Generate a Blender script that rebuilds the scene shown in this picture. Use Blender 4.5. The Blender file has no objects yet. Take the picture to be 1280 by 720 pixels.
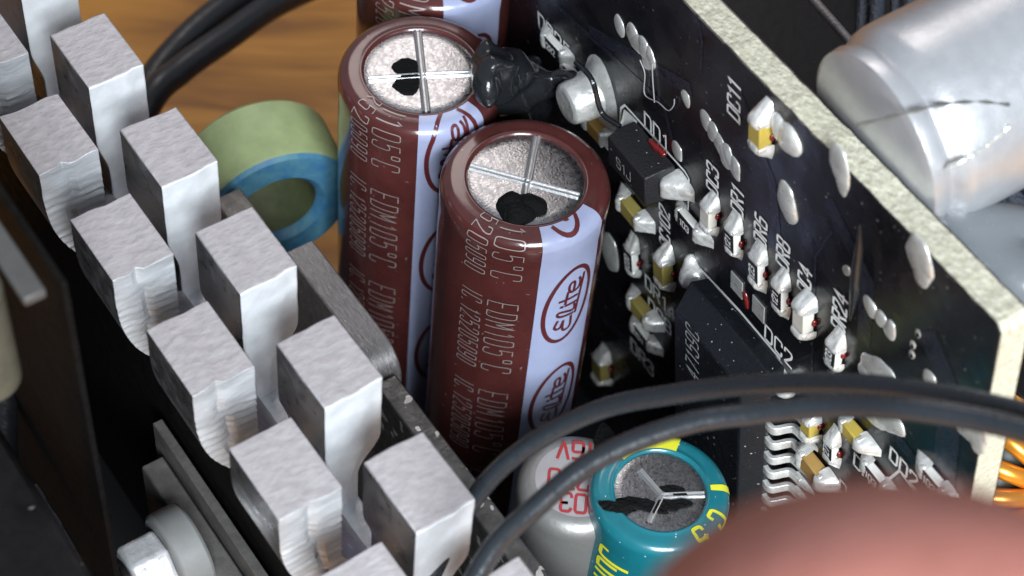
import bpy, bmesh, math, random
from mathutils import Vector, Matrix, noise

# ------------------------------------------------------------------ camera, light, exposure
SC = bpy.context.scene
SC.unit_settings.scale_length = 0.007          # one unit is about 7 mm: the whole scene is a few centimetres wide
random.seed(11)
F, CX, CY = 2500.0, 640.0, 360.0               # focal length and centre of a 1280 x 720 frame
dn = Vector((423 - CX, 2244 - CY, F)).normalized()
ZA = -dn
XA = (Vector((1, 0, 0)) - ZA * ZA.x).normalized()
YA = ZA.cross(XA)
RM = Matrix((XA, YA, ZA))                      # camera frame (right, down, forward) -> world


def ray(px, py):
    return RM @ Vector(((px - CX) / F, (py - CY) / F, 1.0))


CAM = Vector((0, 0, 5.0)) - ray(658, 222) * 14.5


def at_depth(px, py, d):
    return CAM + ray(px, py) * d


def at_z(px, py, z):
    r = ray(px, py)
    return CAM + r * ((z - CAM.z) / r.z)


cd = bpy.data.cameras.new('camera')
cam = bpy.data.objects.new('camera', cd)
SC.collection.objects.link(cam)
rt, up, bk = RM @ Vector((1, 0, 0)), RM @ Vector((0, -1, 0)), RM @ Vector((0, 0, -1))
cam.matrix_world = Matrix(((rt.x, up.x, bk.x, CAM.x), (rt.y, up.y, bk.y, CAM.y), (rt.z, up.z, bk.z, CAM.z), (0, 0, 0, 1)))
cd.sensor_width = 36
cd.lens = F / 1280 * 36
cd.clip_start, cd.clip_end = 0.1, 500
cd.dof.use_dof = True
cd.dof.focus_distance = 14.2
cd.dof.aperture_fstop = cd.lens * 0.001 / 0.125
SC.camera = cam

world = bpy.data.worlds.new('World')
SC.world = world
world.use_nodes = True
bg = world.node_tree.nodes['Background']
bg.inputs[0].default_value = (0.80, 0.86, 1.0, 1)
bg.inputs[1].default_value = 0.33


def area(name, loc, target, size, power, color, sy=None):
    l = bpy.data.lights.new(name, 'AREA')
    l.energy, l.color, l.size = power, color, size
    if sy:
        l.shape, l.size_y = 'RECTANGLE', sy
    o = bpy.data.objects.new(name, l)
    SC.collection.objects.link(o)
    o.location = loc
    o.rotation_euler = (Vector(target) - Vector(loc)).to_track_quat('-Z', 'Y').to_euler()
    return o


area('window_light', (5.0, -26, 23), (0, -1, 4), 13, 21000, (0.86, 0.94, 1.0), 14)
area('ceiling_light', (-3, 20, 26), (0, 0, 4), 13, 1250, (1.0, 0.90, 0.85), 9)
SC.view_settings.view_transform = 'Standard'
SC.view_settings.look = 'None'
SC.view_settings.exposure = 0.15
SC.view_settings.gamma = 1
SC.render.engine = 'CYCLES'
SC.cycles.use_denoising = True
SC.cycles.max_bounces = 8

# ------------------------------------------------------------------ materials
MATS = {}


def mat(name, col, rough=0.5, metal=0.0, var=0.0, var_scale=8.0, bump=0.0, bump_scale=30.0, rvar=0.0, coat=0.0, stretch=(1, 1, 1),
        specks=0.0, speck_scale=40.0, speck_col=(0.6, 0.6, 0.58), sss=0.0, trans=0.0, detail=4.0, col2=None, aniso=0.0, spec=0.5):
    m = bpy.data.materials.new(name)
    m.use_nodes = True
    nt = m.node_tree
    N, L = nt.nodes, nt.links
    b = N['Principled BSDF']
    b.inputs['Base Color'].default_value = (*col, 1)
    b.inputs['Roughness'].default_value = rough
    b.inputs['Metallic'].default_value = metal
    b.inputs['Specular IOR Level'].default_value = spec
    if coat:
        b.inputs['Coat Weight'].default_value = coat
        b.inputs['Coat Roughness'].default_value = 0.08
    if sss:
        b.inputs['Subsurface Weight'].default_value = sss
        b.inputs['Subsurface Radius'].default_value = (0.35, 0.12, 0.07)
        b.inputs['Subsurface Scale'].default_value = 0.6
    if trans:
        b.inputs['Transmission Weight'].default_value = trans
    tc = N.new('ShaderNodeTexCoord')
    mp = N.new('ShaderNodeMapping')
    mp.inputs['Scale'].default_value = stretch
    L.new(tc.outputs['Object'], mp.inputs['Vector'])
    cur = None
    if var or col2:
        n = N.new('ShaderNodeTexNoise')
        n.inputs['Scale'].default_value = var_scale
        n.inputs['Detail'].default_value = detail
        n.inputs['Roughness'].default_value = 0.65
        L.new(mp.outputs[0], n.inputs['Vector'])
        r = N.new('ShaderNodeValToRGB')
        r.color_ramp.elements[0].position, r.color_ramp.elements[1].position = 0.33, 0.67
        c2 = col2 or tuple(min(1, c * (1 + var)) for c in col)
        c1 = col if col2 else tuple(c * (1 - var) for c in col)
        r.color_ramp.elements[0].color = (*c1, 1)
        r.color_ramp.elements[1].color = (*c2, 1)
        L.new(n.outputs[0], r.inputs[0])
        cur = r.outputs[0]
        L.new(cur, b.inputs['Base Color'])
    if specks:
        v = N.new('ShaderNodeTexNoise')
        v.inputs['Scale'].default_value = speck_scale
        v.inputs['Detail'].default_value = 1.0
        L.new(mp.outputs[0], v.inputs['Vector'])
        r = N.new('ShaderNodeValToRGB')
        r.color_ramp.elements[0].position, r.color_ramp.elements[1].position = 1 - specks, 1 - specks + 0.02
        L.new(v.outputs[0], r.inputs[0])
        mx = N.new('ShaderNodeMix')
        mx.data_type = 'RGBA'
        L.new(r.outputs[0], mx.inputs[0])
        mx.inputs[6].default_value = (*col, 1)
        if cur:
            L.new(cur, mx.inputs[6])
        mx.inputs[7].default_value = (*speck_col, 1)
        L.new(mx.outputs[2], b.inputs['Base Color'])
    if rvar:
        n = N.new('ShaderNodeTexNoise')
        n.inputs['Scale'].default_value = var_scale * 1.7
        n.inputs['Detail'].default_value = 5
        L.new(mp.outputs[0], n.inputs['Vector'])
        mr = N.new('ShaderNodeMapRange')
        mr.inputs[1].default_value, mr.inputs[2].default_value = 0.3, 0.7
        mr.inputs[3].default_value, mr.inputs[4].default_value = max(0.03, rough - rvar), min(1, rough + rvar)
        L.new(n.outputs[0], mr.inputs[0])
        L.new(mr.outputs[0], b.inputs['Roughness'])
    if bump:
        n = N.new('ShaderNodeTexNoise')
        n.inputs['Scale'].default_value = bump_scale
        n.inputs['Detail'].default_value = 6
        L.new(mp.outputs[0], n.inputs['Vector'])
        bp_ = N.new('ShaderNodeBump')
        bp_.inputs['Strength'].default_value = min(1.0, bump)
        bp_.inputs['Distance'].default_value = 0.03
        L.new(n.outputs[0], bp_.inputs['Height'])
        L.new(bp_.outputs[0], b.inputs['Normal'])
    MATS[name] = m
    return m


mat('sleeve', (0.078, 0.020, 0.018), 0.20, coat=0.5, bump=0.05, bump_scale=6, rvar=0.06, var=0.18, var_scale=2.5, specks=0.245, speck_scale=22, speck_col=(0.20, 0.15, 0.13))
mat('stripe', (0.34, 0.37, 0.53), 0.25, coat=0.3, bump=0.04, bump_scale=6, var=0.06, var_scale=3)
mat('maroon_print', (0.10, 0.018, 0.02), 0.3, coat=0.3)
mat('silver_print', (0.40, 0.33, 0.31), 0.4, 0.3)
mat('can_aluminium', (0.39, 0.39, 0.40), 0.29, 1.0, var=0.16, var_scale=22, bump=0.09, bump_scale=55, rvar=0.10, detail=10, specks=0.26, speck_scale=48, speck_col=(.85, .85, .85))
mat('score_metal', (0.60, 0.60, 0.60), 0.38, 0.9, bump=0.15, bump_scale=60)
mat('burnt', (0.003, 0.003, 0.003), 0.75, bump=0.8, bump_scale=40, spec=0.15)
mat('sawn_dim_aluminium', (0.45, 0.42, 0.425), 0.55, 0.35, var=0.12, var_scale=11, bump=0.5, bump_scale=11, rvar=0.1, detail=7, stretch=(1.6, .8, 1))  # sawn fin tops, colour darkened so they look less lit than the fronts
mat('bent_aluminium', (0.50, 0.505, 0.52), 0.5, 0.35, var=0.16, var_scale=7, bump=0.35, bump_scale=12, rvar=0.1, stretch=(1, .5, 2))
mat('rolled_aluminium', (0.42, 0.41, 0.42), 0.34, 0.95, var=0.1, var_scale=6, bump=0.12, bump_scale=10, rvar=0.1)
mat('cut_lit_aluminium', (0.74, 0.75, 0.77), 0.5, 0.3, var=0.08, var_scale=5, bump=0.22, bump_scale=9, rvar=0.1, detail=7)  # sheared fin fronts, colour lightened to paint in their stronger light
mat('cast_aluminium', (0.60, 0.61, 0.63), 0.5, 0.4, var=0.12, var_scale=7, bump=0.30, bump_scale=22, rvar=0.12)
mat('worn_metal', (0.07, 0.068, 0.066), 0.36, 0.5, var=0.4, var_scale=6, bump=0.2, bump_scale=20, rvar=0.12, specks=0.36, speck_scale=9, speck_col=(0.45, 0.44, 0.42))
mat('plate_aluminium', (0.27, 0.255, 0.25), 0.36, 0.5, var=0.3, var_scale=10, bump=0.25, bump_scale=30, rvar=0.12, stretch=(1, 6, 1), specks=0.26, speck_scale=18, speck_col=(0.6, 0.58, 0.55))
mat('can_silver', (0.52, 0.525, 0.54), 0.34, 0.6, var=0.05, var_scale=6, bump=0.10, bump_scale=60, rvar=0.06)
mat('solder_mask', (0.0065, 0.0065, 0.0085), 0.26, var=0.35, var_scale=1.6, bump=0.12, bump_scale=5, rvar=0.13, specks=0.262, speck_scale=24, speck_col=(0.16, 0.16, 0.16))
mat('trace_mask', (0.013, 0.014, 0.024), 0.28, bump=0.1, bump_scale=9, rvar=0.1)
mat('fibreglass', (0.60, 0.58, 0.46), 0.75, col2=(0.40, 0.37, 0.27), var_scale=14, bump=0.8, bump_scale=18, stretch=(1, 2, 1.6))
mat('silkscreen', (0.84, 0.84, 0.82), 0.6, var=0.08, var_scale=30)
mat('solder', (0.70, 0.69, 0.66), 0.36, 0.5, var=0.14, var_scale=12, bump=0.30, bump_scale=14, rvar=0.14)
mat('flat_solder', (0.60, 0.60, 0.57), 0.33, 0.55, var=0.16, var_scale=8, bump=0.22, bump_scale=9, rvar=0.1)
mat('ceramic_white', (0.70, 0.69, 0.65), 0.45, var=0.06)
mat('ceramic_yellow', (0.42, 0.31, 0.06), 0.45, var=0.12, var_scale=5)
mat('ceramic_olive', (0.26, 0.21, 0.06), 0.45, var=0.12, var_scale=5)
mat('ceramic_brown', (0.34, 0.20, 0.06), 0.45, var=0.1)
mat('ceramic_beige', (0.60, 0.57, 0.50), 0.45, var=0.06)
mat('resistor_black', (0.012, 0.012, 0.014), 0.4)
mat('epoxy', (0.012, 0.012, 0.014), 0.50, bump=0.35, bump_scale=55, specks=0.24, speck_scale=34, speck_col=(0.3, 0.3, 0.3))
mat('epoxy_blue', (0.006, 0.007, 0.009), 0.36, spec=.35, bump=0.25, bump_scale=40, rvar=0.1, specks=0.26, speck_scale=30, speck_col=(0.3, 0.3, 0.3))
mat('laser_mark', (0.34, 0.34, 0.34), 0.6)
mat('red_glue', (0.14, 0.007, 0.007), 0.2, coat=0.5)
mat('wire_black', (0.010, 0.011, 0.013), 0.36, bump=0.15, bump_scale=22, rvar=0.08)
mat('wire_grey', (0.018, 0.022, 0.027), 0.30, bump=0.15, bump_scale=22, rvar=0.08)
mat('glue_dark', (0.012, 0.013, 0.015), 0.14, bump=0.3, bump_scale=6)
mat('glue_grey', (0.145, 0.155, 0.165), 0.22, bump=0.25, bump_scale=5, rvar=0.08)
mat('ring_green', (0.30, 0.36, 0.17), 0.5, var=0.12, var_scale=4, bump=0.1)
mat('ring_inner', (0.09, 0.11, 0.045), 0.6, var=0.2, var_scale=6)
mat('ring_blue', (0.035, 0.15, 0.30), 0.55, col2=(0.09, 0.24, 0.30), var_scale=7, bump=0.15)
mat('teal', (0.008, 0.130, 0.160), 0.25, coat=0.4, var=0.1, var_scale=3, bump=0.04, bump_scale=6, specks=0.23, speck_scale=30)
mat('yellow_print', (0.62, 0.60, 0.03), 0.4)
mat('red_print', (0.30, 0.025, 0.03), 0.45)
mat('grey_can', (0.25, 0.245, 0.235), 0.42, 0.55, var=0.05, var_scale=4, bump=0.1, bump_scale=25)
mat('grey_top', (0.36, 0.335, 0.345), 0.5, 0.35, var=0.06, var_scale=6, bump=0.1, bump_scale=30)
mat('copper', (0.72, 0.29, 0.03), 0.33, 0.6, coat=0.3, var=0.12, var_scale=4)
mat('core_dark', (0.02, 0.025, 0.02), 0.5)
mat('black_plastic', (0.006, 0.005, 0.005), 0.4, spec=.25, bump=0.08, bump_scale=12, rvar=0.1, var=0.3, specks=0.24, speck_scale=14, speck_col=(0.1, 0.1, 0.1))
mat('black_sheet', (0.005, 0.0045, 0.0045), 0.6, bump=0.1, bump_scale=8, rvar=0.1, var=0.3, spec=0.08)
mat('shaded_ivory_plastic', (0.075, 0.07, 0.05), 0.5, var=0.15)  # ivory bobbin, shade of the dark corner put into its colour
mat('shaded_flange_plastic', (0.06, 0.058, 0.056), 0.5, var=0.15)  # flange colour darkened to carry the shade it stands in
mat('grey_plastic', (0.17, 0.17, 0.165), 0.55, var=0.06)
mat('dull_metal', (0.13, 0.123, 0.113), 0.45, 0.4, var=0.2, var_scale=6, bump=0.15, rvar=0.12)
mat('bolt_steel', (0.66, 0.66, 0.67), 0.34, 0.45, var=0.2, var_scale=8, bump=0.15, bump_scale=18, rvar=0.12)
mat('main_mask', (0.008, 0.008, 0.009), 0.4, bump=0.1)
mat('braid', (0.05, 0.06, 0.08), 0.38, bump=1.0, bump_scale=16, stretch=(1, 1, 2.5))
mat('skin', (0.33, 0.125, 0.098), 0.55, sss=0.25, var=0.10, var_scale=2.2, bump=0.3, bump_scale=12)
mat('nail', (0.50, 0.24, 0.22), 0.3, coat=0.3)


def wood():
    m = bpy.data.materials.new('wood')
    m.use_nodes = True
    N, L = m.node_tree.nodes, m.node_tree.links
    b = N['Principled BSDF']
    b.inputs['Roughness'].default_value = 0.5
    tc = N.new('ShaderNodeTexCoord')
    mp = N.new('ShaderNodeMapping')
    mp.inputs['Rotation'].default_value = (0, 0, math.radians(-12))
    mp.inputs['Scale'].default_value = (0.35, 1.5, 1)
    L.new(tc.outputs['Object'], mp.inputs[0])
    n = N.new('ShaderNodeTexNoise')
    n.inputs['Scale'].default_value = 1.6
    n.inputs['Detail'].default_value = 8
    n.inputs['Distortion'].default_value = 0.8
    L.new(mp.outputs[0], n.inputs['Vector'])
    r = N.new('ShaderNodeValToRGB')
    e = r.color_ramp.elements
    e[0].position, e[0].color = 0.32, (0.34, 0.125, 0.012, 1)
    e[1].position, e[1].color = 0.68, (0.76, 0.33, 0.045, 1)
    x = e.new(0.5)
    x.color = (0.58, 0.235, 0.025, 1)
    L.new(n.outputs[0], r.inputs[0])
    L.new(r.outputs[0], b.inputs['Base Color'])
    MATS['wood'] = m


wood()


# ------------------------------------------------------------------ builders
def link(o, parent=None):
    SC.collection.objects.link(o)
    if parent is not None:
        o.parent = parent
    return o


def tag(o, label, cat, group=None, kind=None):
    o['label'] = label
    if cat:
        o['category'] = cat
    if group:
        o['group'] = group
    if kind:
        o['kind'] = kind
    return o


def empty(name, mw=None):
    o = bpy.data.objects.new(name, None)
    o.empty_display_size = 0.2
    link(o)
    if mw is not None:
        o.matrix_world = mw
    return o


def obj(name, verts, faces, m, parent=None, smooth=True, ang=40):
    me = bpy.data.meshes.new(name)
    me.from_pydata([tuple(v) for v in verts], [], faces)
    me.validate()
    me.update()
    if smooth:
        me.shade_smooth()
        if ang:
            me.set_sharp_from_angle(angle=math.radians(ang))
    me.materials.append(MATS[m])
    return link(bpy.data.objects.new(name, me), parent)


def bev(o, w=0.02, seg=2):
    b = o.modifiers.new('edge', 'BEVEL')
    b.width, b.segments, b.limit_method, b.angle_limit = w, seg, 'ANGLE', math.radians(35)
    b.harden_normals = False
    return o


def boxgeo(x0, x1, y0, y1, z0, z1):
    v = [(x, y, z) for z in (z0, z1) for y in (y0, y1) for x in (x0, x1)]
    f = [(0, 2, 3, 1), (4, 5, 7, 6), (0, 1, 5, 4), (2, 6, 7, 3), (0, 4, 6, 2), (1, 3, 7, 5)]
    return v, f


def box(name, x0, x1, y0, y1, z0, z1, m, parent=None, b=0.015):
    v, f = boxgeo(x0, x1, y0, y1, z0, z1)
    o = obj(name, v, f, m, parent)
    if b:
        bev(o, b)
    return o


def frames(pts):
    """parallel-transport frames along a path"""
    T = []
    n = len(pts)
    for i in range(n):
        T.append((pts[min(i + 1, n - 1)] - pts[max(i - 1, 0)]).normalized())
    a = Vector((0, 0, 1)) if abs(T[0].z) < 0.9 else Vector((1, 0, 0))
    nn = (a - T[0] * a.dot(T[0])).normalized()
    out = []
    for t in T:
        nn = (nn - t * nn.dot(t)).normalized()
        out.append((nn, t.cross(nn)))
    return out


def catmull(pts, n=8, closed=False):
    P = [Vector(p) for p in pts]
    if not closed:
        P = [P[0] * 2 - P[1]] + P + [P[-1] * 2 - P[-2]]
        rng = range(1, len(P) - 2)
    else:
        rng = range(len(P))
    out = []
    K = len(P)
    for i in rng:
        a, b, c, d = P[(i - 1) % K], P[i % K], P[(i + 1) % K], P[(i + 2) % K]
        for k in range(n):
            t = k / n
            out.append(0.5 * ((2 * b) + (c - a) * t + (2 * a - 5 * b + 4 * c - d) * t * t + (3 * b - a - 3 * c + d) * t ** 3))
    if not closed:
        out.append(P[-2].copy())
    return out


def tubegeo(pts, rad, seg=12, closed=False):
    fr = frames(pts)
    v, f = [], []
    n = len(pts)
    for i, (p, (a, b)) in enumerate(zip(pts, fr)):
        r = rad(i / max(1, n - 1)) if callable(rad) else rad
        for k in range(seg):
            t = 2 * math.pi * k / seg
            v.append(p + a * (r * math.cos(t)) + b * (r * math.sin(t)))
    for i in range(n if closed else n - 1):
        j = (i + 1) % n
        for k in range(seg):
            q = (k + 1) % seg
            f.append((i * seg + k, i * seg + q, j * seg + q, j * seg + k))
    if not closed:
        f.append(tuple(range(seg - 1, -1, -1)))
        f.append(tuple(range((n - 1) * seg, n * seg)))
    return v, f


def tube(name, pts, rad, m, parent=None, seg=12, n=8):
    v, f = tubegeo(catmull(pts, n), rad, seg)
    return obj(name, v, f, m, parent, ang=60)


def lathe(name, prof, m, parent=None, seg=64, ang=35, wob=None):
    v, f = [], []
    n = len(prof)
    for k in range(seg):
        t = 2 * math.pi * k / seg
        for (r, z) in prof:
            v.append((r * math.cos(t), r * math.sin(t), z))
    for k in range(seg):
        q = (k + 1) % seg
        for i in range(n - 1):
            f.append((k * n + i, q * n + i, q * n + i + 1, k * n + i + 1))
    o = obj(name, v, f, m, parent, ang=ang)
    bm = bmesh.new()
    bm.from_mesh(o.data)
    bmesh.ops.remove_doubles(bm, verts=bm.verts, dist=1e-5)
    bmesh.ops.recalc_face_normals(bm, faces=bm.faces)
    bm.to_mesh(o.data)
    bm.free()
    o.data.shade_smooth()
    o.data.set_sharp_from_angle(angle=math.radians(ang))
    return o


def ico(bm, c, r, sub=2, sc=(1, 1, 1), rot=None):
    M = Matrix.Translation(c) @ (rot or Matrix.Identity(4)) @ Matrix.Diagonal((r * sc[0], r * sc[1], r * sc[2], 1))
    bmesh.ops.create_icosphere(bm, subdivisions=sub, radius=1, matrix=M)


def blob(name, balls, m, parent=None, voxel=0.03, smooth=6, jitter=0.0):
    """overlapping drops melted into one skin: glue, resin"""
    bm = bmesh.new()
    for b in balls:
        ico(bm, Vector(b[0]), b[1], 2, b[2] if len(b) > 2 else (1, 1, 1))
    if jitter:
        for v in bm.verts:
            v.co += noise.noise_vector(v.co * 5) * jitter
    me = bpy.data.meshes.new(name)
    bm.to_mesh(me)
    bm.free()
    me.materials.append(MATS[m])
    o = link(bpy.data.objects.new(name, me), parent)
    r = o.modifiers.new('melt', 'REMESH')
    r.mode, r.voxel_size, r.use_smooth_shade = 'VOXEL', voxel, True
    s = o.modifiers.new('soft', 'SMOOTH')
    s.iterations, s.factor = smooth, 0.5
    return o


# ------------------------------------------------------------------ plotter lettering
def chaikin(p, it=2):
    for _ in range(it):
        q = [p[0]]
        for a, b in zip(p, p[1:]):
            q.append((a[0] * .75 + b[0] * .25, a[1] * .75 + b[1] * .25))
            q.append((a[0] * .25 + b[0] * .75, a[1] * .25 + b[1] * .75))
        q.append(p[-1])
        p = q
    return p


S = chaikin
G = {
    'D': [[(0, 0), (0, 1)], [(0, 1)] + S([(.2, 1), (.6, 1), (.6, .5), (.6, 0), (.2, 0)]) + [(0, 0)]],
    'R': [[(0, 0), (0, 1)], [(0, 1)] + S([(.2, 1), (.6, 1), (.6, .75), (.6, .5), (.2, .5)]) + [(0, .5)], [(.28, .5), (.6, 0)]],
    'C': [S([(.6, .75), (.6, 1), (.3, 1), (0, 1), (0, .5), (0, 0), (.3, 0), (.6, 0), (.6, .25)])],
    'E': [[(.55, 1), (0, 1), (0, 0), (.55, 0)], [(0, .5), (.45, .5)]],
    'M': [[(0, 0), (0, 1), (.3, .35), (.6, 1), (.6, 0)]],
    'I': [[(.3, 0), (.3, 1)]],
    'V': [[(0, 1), (.3, 0), (.6, 1)]],
    'U': [[(0, 1)] + S([(0, .4), (0, 0), (.3, 0), (.6, 0), (.6, .4)]) + [(.6, 1)]],
    'J': [[(.6, 1)] + S([(.6, .5), (.6, 0), (.3, 0), (0, 0), (0, .25)])],
    'u': [[(0, .65)] + S([(0, .3), (0, 0), (.25, 0), (.5, 0), (.5, .3)]) + [(.5, .65)], [(.5, .65), (.5, 0)]],
    'n': [[(0, .65), (0, 0)], S([(0, .35), (0, .65), (.27, .65), (.5, .65), (.5, .35)]) + [(.5, 0)]],
    '0': [S([(.3, 1), (.6, 1), (.6, .5), (.6, 0), (.3, 0), (0, 0), (0, .5), (0, 1), (.3, 1)])],
    '1': [[(.12, .8), (.32, 1), (.32, 0)]],
    '2': [S([(0, .75), (0, 1), (.3, 1), (.6, 1), (.6, .7), (.4, .45), (0, 0)]) + [(.6, 0)]],
    '3': [S([(0, .85), (.1, 1), (.3, 1), (.58, 1), (.58, .55), (.25, .53)]), S([(.25, .53), (.6, .53), (.6, 0), (.3, 0), (.05, 0), (0, .18)])],
    '4': [[(.45, 0), (.45, 1), (0, .3), (.6, .3)]],
    '5': [[(.55, 1), (.08, 1), (.04, .55)] + S([(.04, .55), (.2, .65), (.6, .65), (.6, .3), (.6, 0), (.28, 0), (0, .05), (0, .2)])],
    '6': [S([(.55, .95), (.1, 1), (0, .5), (0, 0), (.3, 0), (.6, 0), (.6, .3), (.6, .58), (.3, .58), (0, .55), (0, .3)])],
    '7': [[(0, 1), (.6, 1), (.2, 0)]],
    '8': [S([(.3, .53), (.02, .53), (.02, 1), (.3, 1), (.58, 1), (.58, .53), (.3, .53)]), S([(.3, .53), (0, .53), (0, 0), (.3, 0), (.6, 0), (.6, .53), (.3, .53)])],
    '9': [S([(.6, .6), (.6, .42), (.3, .42), (0, .42), (0, .7), (0, 1), (.3, 1), (.6, 1), (.6, .5), (.5, 0), (.05, .05)])],
    '\u00b0': [S([(.2, 1), (.38, 1), (.38, .72), (.2, .72), (.02, .72), (.02, 1), (.2, 1)])],
    '.': [[(.2, 0), (.2, .06)]],
    '-': [[(.05, .5), (.55, .5)]],
    'S': [S([(.58, .82), (.5, 1), (.3, 1), (0, 1), (0, .55), (.3, .52), (.6, .48), (.6, 0), (.3, 0), (.08, 0), (0, .18)])],
    ' ': [],
}


def text_lines(txt, h, wfac=1.0, gap=0.25):
    out, x = [], 0.0
    for ch in txt:
        for pl in G[ch]:
            out.append([(x + a * h * wfac, b * h) for a, b in pl])
        x += (0.6 * wfac + gap) * h if ch not in 'I1\u00b0.' else (0.6 * wfac * 0.75 + gap) * h
    return out, x


def ribbons(lines, wd, mapf, step=0.04):
    """flat printed strokes of width wd; mapf((s, t)) -> 3D point"""
    v, f = [], []
    for pl in lines:
        p = [pl[0]]
        for a, b in zip(pl, pl[1:]):
            d = math.dist(a, b)
            k = max(1, int(d / step))
            for i in range(1, k + 1):
                p.append((a[0] + (b[0] - a[0]) * i / k, a[1] + (b[1] - a[1]) * i / k))
        n = len(p)
        closed = math.dist(p[0], p[-1]) < 1e-6
        base = len(v)
        for i in range(n):
            a, b = (p[i - 1] if i else (p[-2] if closed else p[0])), (p[i + 1] if i < n - 1 else (p[1] if closed else p[-1]))
            dx, dy = b[0] - a[0], b[1] - a[1]
            q = math.hypot(dx, dy) or 1
            nx, ny = -dy / q, dx / q
            ex = (dx / q * wd * .4, dy / q * wd * .4)
            e = (-1 if i == 0 else 1 if i == n - 1 else 0) if not closed else 0
            for s in (-.5, .5):
                v.append(mapf((p[i][0] + nx * wd * s + ex[0] * e, p[i][1] + ny * wd * s + ex[1] * e)))
        for i in range(n - 1):
            f.append((base + 2 * i, base + 2 * i + 1, base + 2 * i + 3, base + 2 * i + 2))
    return v, f


# ================================================================== the setting
TABLE_Z = 0.0
v, f = boxgeo(-90, 90, -90, 90, -2.0, TABLE_Z)
t = obj('wooden_table', v, f, 'wood', smooth=False)
tag(t, 'brown grained wooden table top under the electronics', 'table', kind='structure')

MB = 0.5
main = box('main_circuit_board', -9, 9, -7, 2.4, MB - 0.22, MB, 'main_mask')
tag(main, 'black main circuit board lying beneath the parts', 'circuit board')

# ================================================================== brown capacitors
CAPR = 0.625


def cap_profile(R, rd, sh, H):
    """sleeve profile from the disc rim outward and down, with arc length"""
    p = [(rd, H - 0.026), (rd + 0.010, H - 0.006), (rd + 0.028, H)]
    p += [(rd + (R - sh - rd) * k / 3, H - 0.002 * k) for k in (1, 2, 3)]
    for k in range(1, 9):
        a = math.pi / 2 * k / 8
        p.append((R - sh + sh * math.sin(a), H - 0.006 - sh + sh * math.cos(a)))
    p += [(R, H - sh - 0.12), (R - 0.006, H - sh - 0.2), (R - 0.002, H - sh - 0.35)]
    z = H - sh - 0.5
    while z > 0.3:
        p.append((R, z))
        z -= 0.25
    p += [(R, 0.12), (R - 0.05, 0.0)]
    return p


def surf(prof, off):
    """maps (arc length, angle) to the skin of a turned shape"""
    L = [0.0]
    for a, b in zip(prof, prof[1:]):
        L.append(L[-1] + math.dist(a, b))

    def g(s, ph):
        s = max(0.0, min(s, L[-1] - 1e-4))
        i = 0
        while L[i + 1] < s:
            i += 1
        k = (s - L[i]) / (L[i + 1] - L[i])
        a, b = prof[i], prof[i + 1]
        r, z = a[0] + (b[0] - a[0]) * k, a[1] + (b[1] - a[1]) * k
        d = math.dist(a, b)
        nr, nz = -(b[1] - a[1]) / d, (b[0] - a[0]) / d
        return Vector(((r + nr * off) * math.cos(ph), (r + nr * off) * math.sin(ph), z + nz * off))
    return g, L[-1]


def patch(name, g, s0, s1, p0, p1, ns, np_, m, parent, prof=None):
    ss = [s0 + (s1 - s0) * i / ns for i in range(ns + 1)]
    if prof:
        L = [0.0]
        for a, b in zip(prof, prof[1:]):
            L.append(L[-1] + math.dist(a, b))
        ss = [s0] + [q for q in L if s0 + .01 < q < s1 - .01] + [s1]
        ns = len(ss) - 1
    v = [g(ss[i], p0 + (p1 - p0) * j / np_) for i in range(ns + 1) for j in range(np_ + 1)]
    f = [(i * (np_ + 1) + j, (i + 1) * (np_ + 1) + j, (i + 1) * (np_ + 1) + j + 1, i * (np_ + 1) + j + 1) for i in range(ns) for j in range(np_)]
    return obj(name, v, f, m, parent, ang=None)


def irregular(name, cx, cy, rx, ry, z, h, m, parent, seed, n=26, rough=0.22, rot=0.0):
    """flat ragged patch with a little body"""
    rnd = random.Random(seed)
    top, bot = [], []
    ph = [rnd.uniform(0, 6.28) for _ in range(4)]
    for k in range(n):
        a = 2 * math.pi * k / n
        q = 1 + rough * (0.5 * math.sin(2 * a + ph[0]) + 0.4 * math.sin(3 * a + ph[1]) + 0.3 * math.sin(5 * a + ph[2])) + rnd.uniform(-.07, .07)
        x, y = rx * q * math.cos(a), ry * q * math.sin(a)
        x, y = x * math.cos(rot) - y * math.sin(rot), x * math.sin(rot) + y * math.cos(rot)
        top.append((cx + x * .9, cy + y * .9, z + h))
        bot.append((cx + x, cy + y, z))
    v = bot + top + [(cx, cy, z + h * 1.1)]
    f = [(k, (k + 1) % n, n + (k + 1) % n, n + k) for k in range(n)] + [(n + k, n + (k + 1) % n, 2 * n) for k in range(n)]
    return obj(name, v, f, m, parent)


def groove(name, disc, a, b, z, parent, w=0.028):
    """pressed score: two raised lips and a channel between"""
    a, b = Vector((*a, 0)), Vector((*b, 0))
    d = (b - a).normalized()
    s = Vector((-d.y, d.x, 0))
    prof = [(-1.25, 0.0), (-.8, .018), (-.45, .016), (-.2, .004), (.2, .004), (.45, .016), (.8, .018), (1.25, 0.0)]
    v, f = [], []
    for p in (a, a + (b - a) * .33, a + (b - a) * .66, b):
        for (o, h) in prof:
            v.append(p + s * (o * w) + Vector((0, 0, z + h)))
    n = len(prof)
    for i in range(3):
        for k in range(n - 1):
            f.append((i * n + k, i * n + k + 1, (i + 1) * n + k + 1, (i + 1) * n + k))
    return obj(name, v, f, 'score_metal', disc, ang=50)


def disc_mesh(name, r, z, parent, seed=0, m='can_aluminium'):
    prof = [(0.0001, z + 0.004)] + [(r * k / 6, z + 0.004 * (1 - (k / 6) ** 2)) for k in range(1, 7)] + [(r + 0.02, z - 0.012)]
    return lathe(name, prof, m, parent, 56)


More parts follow.
